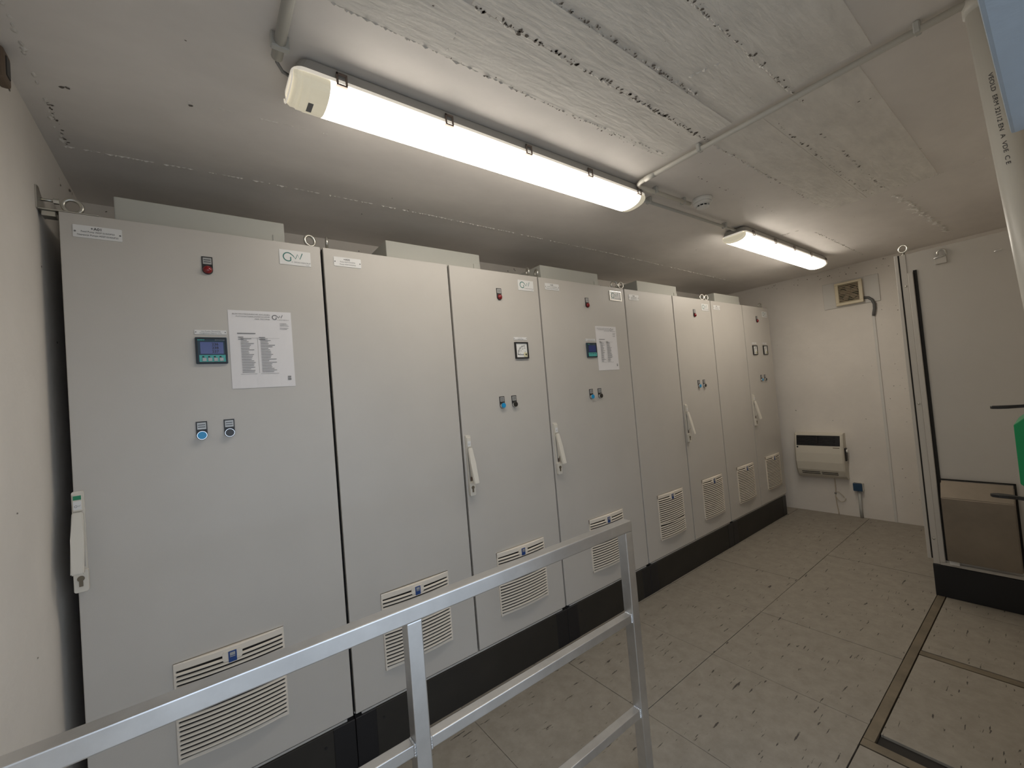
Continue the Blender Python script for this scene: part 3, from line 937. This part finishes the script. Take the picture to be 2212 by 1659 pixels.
# ------------------------------------------------------------------ ceiling lamps
def lamp(x0, x1, yc, label, group, lit_ends, glow='lamp_glow'):
    t = thing('ceiling_lamp', label, 'lamp', (x0, yc, HC), 0, group)
    L = x1 - x0
    hw = 0.078
    zr = -0.050                                   # rim height below the ceiling
    # housing: tapered tray
    def loft(secs, smooth=False):
        bm = bmesh.new()
        rows = []
        for (xa, xb, w, z, r) in secs:
            rows.append([bm.verts.new((a, b, z)) for a, b in round_rect(xa, xb, -w, w, r, 5)])
        for a, b in zip(rows, rows[1:]):
            n = len(a)
            for k in range(n):
                bm.faces.new((a[k], a[(k + 1) % n], b[(k + 1) % n], b[k]))
        bm.faces.new(rows[0])
        bm.faces.new(rows[-1][::-1])
        return fin(bm, smooth)
    new_obj('housing', loft([(0.045, L - 0.045, hw - 0.018, 0.0, 0.02), (0.018, L - 0.018, hw - 0.005, -0.014, 0.03), (0.004, L - 0.004, hw - 0.001, zr + 0.006, 0.03)]), 'lamp_housing', t)
    new_obj('rim', loft([(0.0, L, hw, zr + 0.006, 0.032), (0.0, L, hw, zr - 0.004, 0.032)]), 'rim_clear', t)
    e0, e1 = lit_ends
    # lit middle of the cover, curved section
    bm = bmesh.new()
    sec = [(hw - 0.004) * math.cos(math.radians(a)) for a in range(0, 181, 12)]
    secz = [zr - 0.004 - 0.044 * math.sin(math.radians(a)) ** 0.7 for a in range(0, 181, 12)]
    rows = []
    for xx in (e0, L - e1):
        rows.append([bm.verts.new((xx, y, z)) for y, z in zip(sec, secz)])
    for k in range(len(sec) - 1):
        bm.faces.new((rows[0][k], rows[0][k + 1], rows[1][k + 1], rows[1][k]))
    bm.faces.new(rows[0])
    bm.faces.new(rows[1][::-1])
    new_obj('diffuser', fin(bm), glow, t)
    # clear moulded ends with stepped ribs
    for side in (0, 1):
        xe, xi = (0.004, e0) if side == 0 else (L - 0.004, L - e1)
        s = 1 if side == 0 else -1
        bm = bmesh.new()
        rows = []
        for f, sc in ((0.0, 0.60), (0.10, 0.86), (0.22, 0.84), (0.26, 0.95), (0.40, 0.94), (0.45, 1.0), (1.0, 1.0)):
            xx = xe + (xi - xe) * f
            rows.append([bm.verts.new((xx, y * (0.80 + 0.20 * sc), zr - 0.004 + (z - zr + 0.004) * sc)) for y, z in zip(sec, secz)])
        for a, b in zip(rows, rows[1:]):
            for k in range(len(sec) - 1):
                bm.faces.new((a[k], a[k + 1], b[k + 1], b[k]))
        bm.faces.new(rows[0])
        new_obj('cover_end', fin(bm), 'lamp_clear', t)
    for k in range(5):
        xx = 0.13 + k * (L - 0.20) / 4
        for s in (-1, 1):
            bm = bmesh.new()
            y0 = s * (hw + 0.002)
            add_box(bm, xx - 0.016, xx - 0.010, min(y0, y0 + s * 0.004), max(y0, y0 + s * 0.004), zr - 0.012, zr + 0.024, 0.001)
            add_box(bm, xx + 0.010, xx + 0.016, min(y0, y0 + s * 0.004), max(y0, y0 + s * 0.004), zr - 0.012, zr + 0.020, 0.001)
            add_box(bm, xx - 0.016, xx + 0.016, min(y0, y0 + s * 0.004), max(y0, y0 + s * 0.004), zr + 0.016, zr + 0.024, 0.001)
            add_box(bm, xx - 0.016, xx + 0.016, min(y0 - s * 0.012, y0 + s * 0.004), max(y0 - s * 0.012, y0 + s * 0.004), zr - 0.014, zr - 0.009, 0.001)
            new_obj('spring_clip', fin(bm), 'clip_brown', t)
    return t
l1 = lamp(0.585, 2.205, -0.603, 'long tube lamp with clear ribbed end above the first three cabinets', 'ceiling tube lamps', (0.10, 0.05))
l2 = lamp(3.265, 4.885, -0.607, 'tube lamp on the ceiling in front of the end wall fan', 'ceiling tube lamps', (0.03, 0.05), 'lamp_glow_far')
new_obj('type_label', box(0.050, 0.064, -0.012, 0.028, -0.0995, -0.0978), 'ink_grey', l1)
for k, sc in enumerate((0.92, 0.70, 0.48)):
    pts = [(0.0045 + 0.002 * k - 0.004, 0.072 * sc * math.cos(math.radians(a)), -0.056 - 0.030 * sc * math.sin(math.radians(a)) ** 0.6) for a in range(0, 181, 15)]
    new_obj('end_rib', tube(pts, 0.0022, 6), 'rim_clear', l1)
new_obj('lamp_holder', box(0.010, 0.020, -0.050, -0.015, -0.080, -0.058, 0.002), 'lamp_housing', l2)
new_obj('lamp_holder', box(0.010, 0.020, 0.010, 0.045, -0.080, -0.058, 0.002), 'lamp_housing', l2)

# conduits
def clip(parent, x, y, along='y'):
    if along == 'y':
        me = box(x - 0.016, x + 0.016, y - 0.008, y + 0.008, HC - 0.034, HC - 0.0005, 0.003)
    else:
        me = box(x - 0.008, x + 0.008, y - 0.016, y + 0.016, HC - 0.034, HC - 0.0005, 0.003)
    return new_obj('clamp', me, 'pvc_grey', parent)
ZC = HC - 0.024
t = tag(new_obj('conduit', tube(arc_path((2.10, -1.835, ZC), (2.10, -0.685, ZC), (2.575, -0.700, ZC), 0.055), 0.0105, 12), 'pvc_light'), 'light plastic conduit bending over the ceiling to the smoke detector', 'conduit', 'ceiling conduits')
for yy in (-1.02, -1.70):
    clip(t, 2.10, yy)
for xx in (2.26, 2.52):
    clip(t, xx, -0.692, 'x')
new_obj('coupling', tube([(2.10, -0.80, ZC), (2.10, -0.745, ZC)], 0.0125, 12), 'pvc_light', t)
t = tag(new_obj('conduit', tube([(2.19, -0.600, ZC), (2.7, -0.613, ZC), (3.29, -0.625, ZC)], 0.0085, 10), 'pvc_grey'), 'thin grey conduit joining the two ceiling lamps', 'conduit', 'ceiling conduits')
for xx in (2.33, 3.13):
    clip(t, xx, -0.606 if xx < 3 else -0.622, 'x')
t = tag(new_obj('conduit', tube([(0.548, -1.85, HC - 0.024), (0.552, -0.655, HC - 0.024)], 0.0145, 14), 'pvc_grey'), 'grey conduit on the ceiling leading to the clear end of the long lamp', 'conduit', 'ceiling conduits')
new_obj('clamp', box(0.53, 0.575, -0.715, -0.695, HC - 0.040, HC - 0.0005, 0.003), 'pvc_grey', t)
new_obj('cable', tube([(0.552, -0.66, HC - 0.022), (0.555, -0.635, HC - 0.024), (0.572, -0.612, HC - 0.028), (0.606, -0.600, HC - 0.030)], 0.0048, 8), 'cable_grey', t)

# vertical pipe at the wall beside the doorway
t = thing('wall_pipe', 'thick grey plastic pipe with printed lettering standing against the wall near the doorway', 'pipe', (2.115, -1.868, 0))
new_obj('pipe', tube([(0, 0, 0.0), (0, 0, 1.55), (0, 0.046, 2.478)], 0.031, 24), 'pvc_light', t)
new_obj('coupling', tube([(0, 0.0445, 2.44), (0, 0.046, 2.478)], 0.035, 24), 'pvc_light', t)
for zz in (1.15, 2.36):
    new_obj('clamp', box(-0.036, 0.036, -0.031, 0.0, zz - 0.012, zz + 0.012, 0.004), 'pvc_grey', t)
PT = new_obj('lettering', text_mesh('VEOLD  ERM 32112 EN  A  VDE  C E', 0.0165, 'CENTER').copy(), 'ink', t)
PT.data.transform(Matrix.Scale(0.75, 4, (0, 1, 0)))
for v in PT.data.vertices:
    u, w = v.co.x, v.co.y
    a = math.radians(168) + w / 0.0315
    zz = 2.12 - u
    v.co = Vector((0.0316 * math.cos(a), 0.046 * max(0, zz - 1.55) / 0.928 + 0.0316 * math.sin(a), zz))

# smoke detector
t = thing('smoke_detector', 'white round smoke detector on the ceiling between the lamps', 'smoke detector', (2.635, -0.742, HC))
def lathe(prof, n=32, smooth=True):
    bm = bmesh.new()
    rows = [[bm.verts.new((r * math.cos(2 * PI * k / n), r * math.sin(2 * PI * k / n), z)) for k in range(n)] for r, z in prof]
    for a, b in zip(rows, rows[1:]):
        for k in range(n):
            bm.faces.new((a[k], a[(k + 1) % n], b[(k + 1) % n], b[k]))
    bm.faces.new(rows[0])
    bm.faces.new(rows[-1][::-1])
    return fin(bm, smooth)
new_obj('base', lathe([(0.050, 0.0), (0.052, -0.004), (0.052, -0.018), (0.049, -0.022)]), 'white_plastic', t)
new_obj('sensor_head', lathe([(0.047, -0.020), (0.045, -0.034), (0.036, -0.038), (0.034, -0.0385)]), 'white_plastic', t)
new_obj('chamber', lathe([(0.030, -0.038), (0.030, -0.048)]), 'black_plastic', t)
new_obj('cap', lathe([(0.034, -0.047), (0.033, -0.050), (0.024, -0.053), (0.010, -0.054)]), 'white_plastic', t)
for k in range(10):
    a = 2 * PI * k / 10
    new_obj('rib', box(0.029, 0.035, -0.002, 0.002, -0.0485, -0.0375), 'white_plastic', t, rot=(0, 0, a))

# ------------------------------------------------------------------ end wall equipment
t = thing('wall_fan', 'cream extractor fan with slatted grille on a plastered patch of the end wall', 'fan', (XR, -0.66, 2.225))
new_obj('patch_board', box(-0.010, 0.0, -0.225, 0.218, -0.128, 0.130, 0.002), 'patch_paint', t)
new_obj('fan_housing', box(-0.030, -0.004, -0.105, 0.105, -0.112, 0.107, 0.004), 'fan_cream', t)
fr = bmesh.new()
for y0, y1, z0, z1 in ((-0.108, 0.108, 0.088, 0.110), (-0.108, 0.108, -0.115, -0.088), (-0.108, -0.080, -0.088, 0.088), (0.080, 0.108, -0.088, 0.088)):
    add_box(fr, -0.052, -0.028, y0, y1, z0, z1, 0.002)
new_obj('grille_frame', fin(fr), 'fan_cream', t)
new_obj('grille_back', box(-0.0312, -0.0295, -0.081, 0.081, -0.089, 0.089), 'fan_blade', t)
new_obj('duct_mouth', tube([(-0.029, 0, 0), (-0.034, 0, 0)], 0.078, 28), 'seal_gap_black', t)
fb = new_obj('fan_hub', tube([(-0.033, 0, 0), (-0.044, 0, 0)], 0.020, 16), 'fan_blade', t)
for k in range(5):
    bm = bmesh.new()
    add_prism(bm, [(-0.012, 0.018), (0.016, 0.018), (0.030, 0.070), (-0.014, 0.072)], -0.040, -0.037, 'x')
    new_obj('fan_blade', fin(bm), 'fan_blade', fb, rot=(2 * PI * k / 5, 0, 0))
for k in range(11):
    z = -0.080 + k * 0.016
    new_obj('slat', prism([(-0.050, z), (-0.043, z - 0.0035), (-0.042, z - 0.002), (-0.049, z + 0.0018)], -0.082, 0.082, 'y').copy(), 'fan_cream', t)
    t.children[-1].data.transform(Matrix.Identity(4))
tag(new_obj('cable_hose', tube([(XR - 0.022, -0.765, 2.150), (XR - 0.022, -0.800, 2.142), (XR - 0.022, -0.826, 2.115), (XR - 0.021, -0.838, 2.075), (XR - 0.020, -0.836, 2.030), (XR - 0.018, -0.826, 1.985), (XR - 0.014, -0.823, 1.965)], 0.0125, 12), 'pvc_dark'), 'dark flexible hose curving down from the extractor fan', 'hose')
struct(new_obj('trim_1', box(XR - 0.009, XR, -0.830, -0.808, 0.0, 1.972, 0.001), 'patch_paint'))

# convector heater: curved front hugging the wall
t = thing('wall_heater', 'cream convector heater with dark top window on the end wall', 'heater', (XR, -0.285, 0.375))
hw_ = 0.212
prof = [(0.0, 0.0), (-0.050, 0.0), (-0.085, 0.030), (-0.112, 0.090), (-0.122, 0.170), (-0.118, 0.260), (-0.108, 0.330), (-0.088, 0.425), (-0.080, 0.455), (-0.066, 0.462), (0.0, 0.462)]
bm = bmesh.new()
rows = []
for y, sc in ((-hw_, 0.90), (-hw_ + 0.012, 1.0), (hw_ - 0.012, 1.0), (hw_, 0.90)):
    rows.append([bm.verts.new((x * sc, y, z)) for x, z in prof])
for a, b in zip(rows, rows[1:]):
    for k in range(len(prof)):
        bm.faces.new((a[k], a[(k + 1) % len(prof)], b[(k + 1) % len(prof)], b[k]))
bm.faces.new(rows[0]); bm.faces.new(rows[-1][::-1])
hb = new_obj('casing', fin(bm), 'heater_white', t)
# window follows the sloping upper front between z 0.335 and 0.440
def front_x(z):
    for (x0, z0), (x1, z1) in zip(prof[1:], prof[2:]):
        if z0 <= z <= z1:
            return x0 + (x1 - x0) * (z - z0) / (z1 - z0)
    return 0
bm = bmesh.new()
z0, z1 = 0.338, 0.440
add_prism(bm, [(front_x(z0) - 0.003, z0), (front_x(z1) - 0.003, z1), (front_x(z1) + 0.004, z1), (front_x(z0) + 0.004, z0)], -hw_ + 0.022, hw_ - 0.022, 'y')
new_obj('outlet_window', fin(bm), 'black_gloss', t)
for k in range(7):
    z = 0.346 + k * 0.0135
    new_obj('outlet_bar', box(front_x(z) - 0.0055, front_x(z) - 0.001, -hw_ + 0.060, hw_ - 0.026, z - 0.0018, z + 0.0018), 'black_plastic', t)
new_obj('window_post', box(front_x(0.39) - 0.012, front_x(0.39) + 0.004, -0.004, 0.004, 0.338, 0.440), 'black_plastic', t)
for j, zz in enumerate((0.046, 0.064)):
    for a, b in ((-0.150, -0.012), (0.004, 0.165)):
        new_obj('intake_slot', box(front_x(zz) - 0.0035, front_x(zz) + 0.004, a, b, zz - 0.0035, zz + 0.0035, 0.001), 'dark_inside', t)
new_obj('emblem', tube([(front_x(0.32) + 0.002, hw_ - 0.03, 0.320), (front_x(0.32) - 0.002, hw_ - 0.03, 0.320)], 0.0085, 16), 'ink', t)
new_obj('name_strip', box(front_x(0.32) - 0.002, front_x(0.32) + 0.003, -hw_ + 0.028, -hw_ + 0.082, 0.316, 0.322), 'steel_strip', t)
kb = new_obj('side_control', box(-0.070, -0.020, -hw_ - 0.010, -hw_ + 0.004, 0.185, 0.315, 0.004), 'black_plastic', t)
new_obj('knob', disc(0, 0, 0.016, -0.018, 0.0, 18), 'white_plastic', kb, (-0.045, -hw_ - 0.004, 0.285))

# blue socket and its conduit
t = thing('wall_socket', 'dark blue lidded socket on the end wall with a pipe to the floor', 'socket', (XR, -0.565, 0.305))
new_obj('back_box', box(-0.034, 0.0, -0.040, 0.040, -0.042, 0.042, 0.005), 'pvc_light', t)
new_obj('lid', box(-0.052, -0.033, -0.036, 0.036, -0.038, 0.038, 0.006, 2), 'socket_blue', t)
new_obj('hinge', tube([(-0.036, -0.030, 0.044), (-0.036, 0.030, 0.044)], 0.004, 8), 'pvc_light', t)
tag(new_obj('socket_conduit', tube([(XR - 0.018, -0.568, 0.264), (XR - 0.017, -0.565, 0.10), (XR - 0.018, -0.567, 0.0)], 0.013, 12), 'pvc_grey'), 'grey conduit running from the blue socket to the floor', 'conduit')
t = tag(new_obj('heater_cable', tube([(XR - 0.02, -0.376, 0.376), (XR - 0.008, -0.373, 0.25), (XR - 0.008, -0.366, 0.20), (XR - 0.009, -0.370, 0.10), (XR - 0.010, -0.378, 0.035), (XR - 0.02, -0.383, 0.004)], 0.0042, 8), 'cable_cream'), 'cream cable hanging from the heater down to the floor', 'cable')
lp = [(XR - 0.010, -0.370 - 0.0, 0.215)] + [(XR - 0.012, -0.418 + 0.05 * math.cos(math.radians(a)), 0.165 + 0.062 * math.sin(math.radians(a))) for a in range(110, -210, -20)][::-1]
new_obj('cable_loop', tube([(XR - 0.011, -0.372, 0.225), (XR - 0.012, -0.395, 0.232), (XR - 0.013, -0.425, 0.205), (XR - 0.013, -0.44, 0.18)], 0.0028, 8), 'cable_cream', t)
new_obj('cable_loop', tube([(XR - 0.011, -0.368, 0.185), (XR - 0.012, -0.385, 0.150), (XR - 0.014, -0.415, 0.132), (XR - 0.014, -0.440, 0.146), (XR - 0.013, -0.452, 0.172), (XR - 0.013, -0.448, 0.176)], 0.0032, 8), 'cable_cream', t)
new_obj('cable_tie', box(XR - 0.014, XR - 0.001, -0.374, -0.359, 0.207, 0.221, 0.002), 'cable_grey', t)

# ------------------------------------------------------------------ green case on the wall near the pipe
t = thing('green_case', 'green plastic case with chamfered corners held between two black arms', 'case', (2.95, YF, 0.925))
gy = 0.155
new_obj('shell', prism([(0.0, 0.0), (gy - 0.04, 0.0), (gy, 0.038), (gy, 0.276), (gy - 0.04, 0.315), (0.0, 0.315)], 0.0, 0.30, 'x', 0.004), 'case_green', t)
for zz, tip, dz in ((0.349, 0.212, 0.012), (-0.016, 0.240, -0.020)):
    bm = bmesh.new()
    n = 10
    poly = [(-0.010, 0.02), (-0.007, tip - 0.075)]
    poly += [(-0.017, tip - 0.050), (-0.020, tip - 0.025), (-0.013, tip - 0.006), (0.0, tip), (0.013, tip - 0.006), (0.020, tip - 0.025), (0.017, tip - 0.050)]
    poly += [(0.007, tip - 0.075), (0.010, 0.02)]
    add_prism(bm, poly, zz - 0.006, zz + 0.006, 'z')
    for v in bm.verts:
        v.co.z += dz * max(0.0, 1 - v.co.y / (tip - 0.05))
    bmesh.ops.bevel(bm, geom=list(bm.edges), offset=0.0015, segments=1, affect='EDGES')
    arm = new_obj('holding_arm', fin(bm), 'black_plastic', t)
    new_obj('arm_root', box(-0.018, 0.018, 0.0, 0.06, zz + dz * 0.8 - 0.014, zz + dz * 0.8 + 0.014, 0.003), 'black_plastic', arm)

# small dark fitting high on the left wall
t = thing('cable_outlet', 'small dark brown rounded fitting high on the left wall under the ceiling', 'fitting', (XL, -0.300, 2.405))
new_obj('housing', box(0.0, 0.022, -0.032, 0.026, 0.0, 0.085, 0.009, 3), 'fan_blade', t)
new_obj('front_plate', box(0.020, 0.024, -0.018, 0.012, 0.016, 0.069, 0.002), 'black_plastic', t)
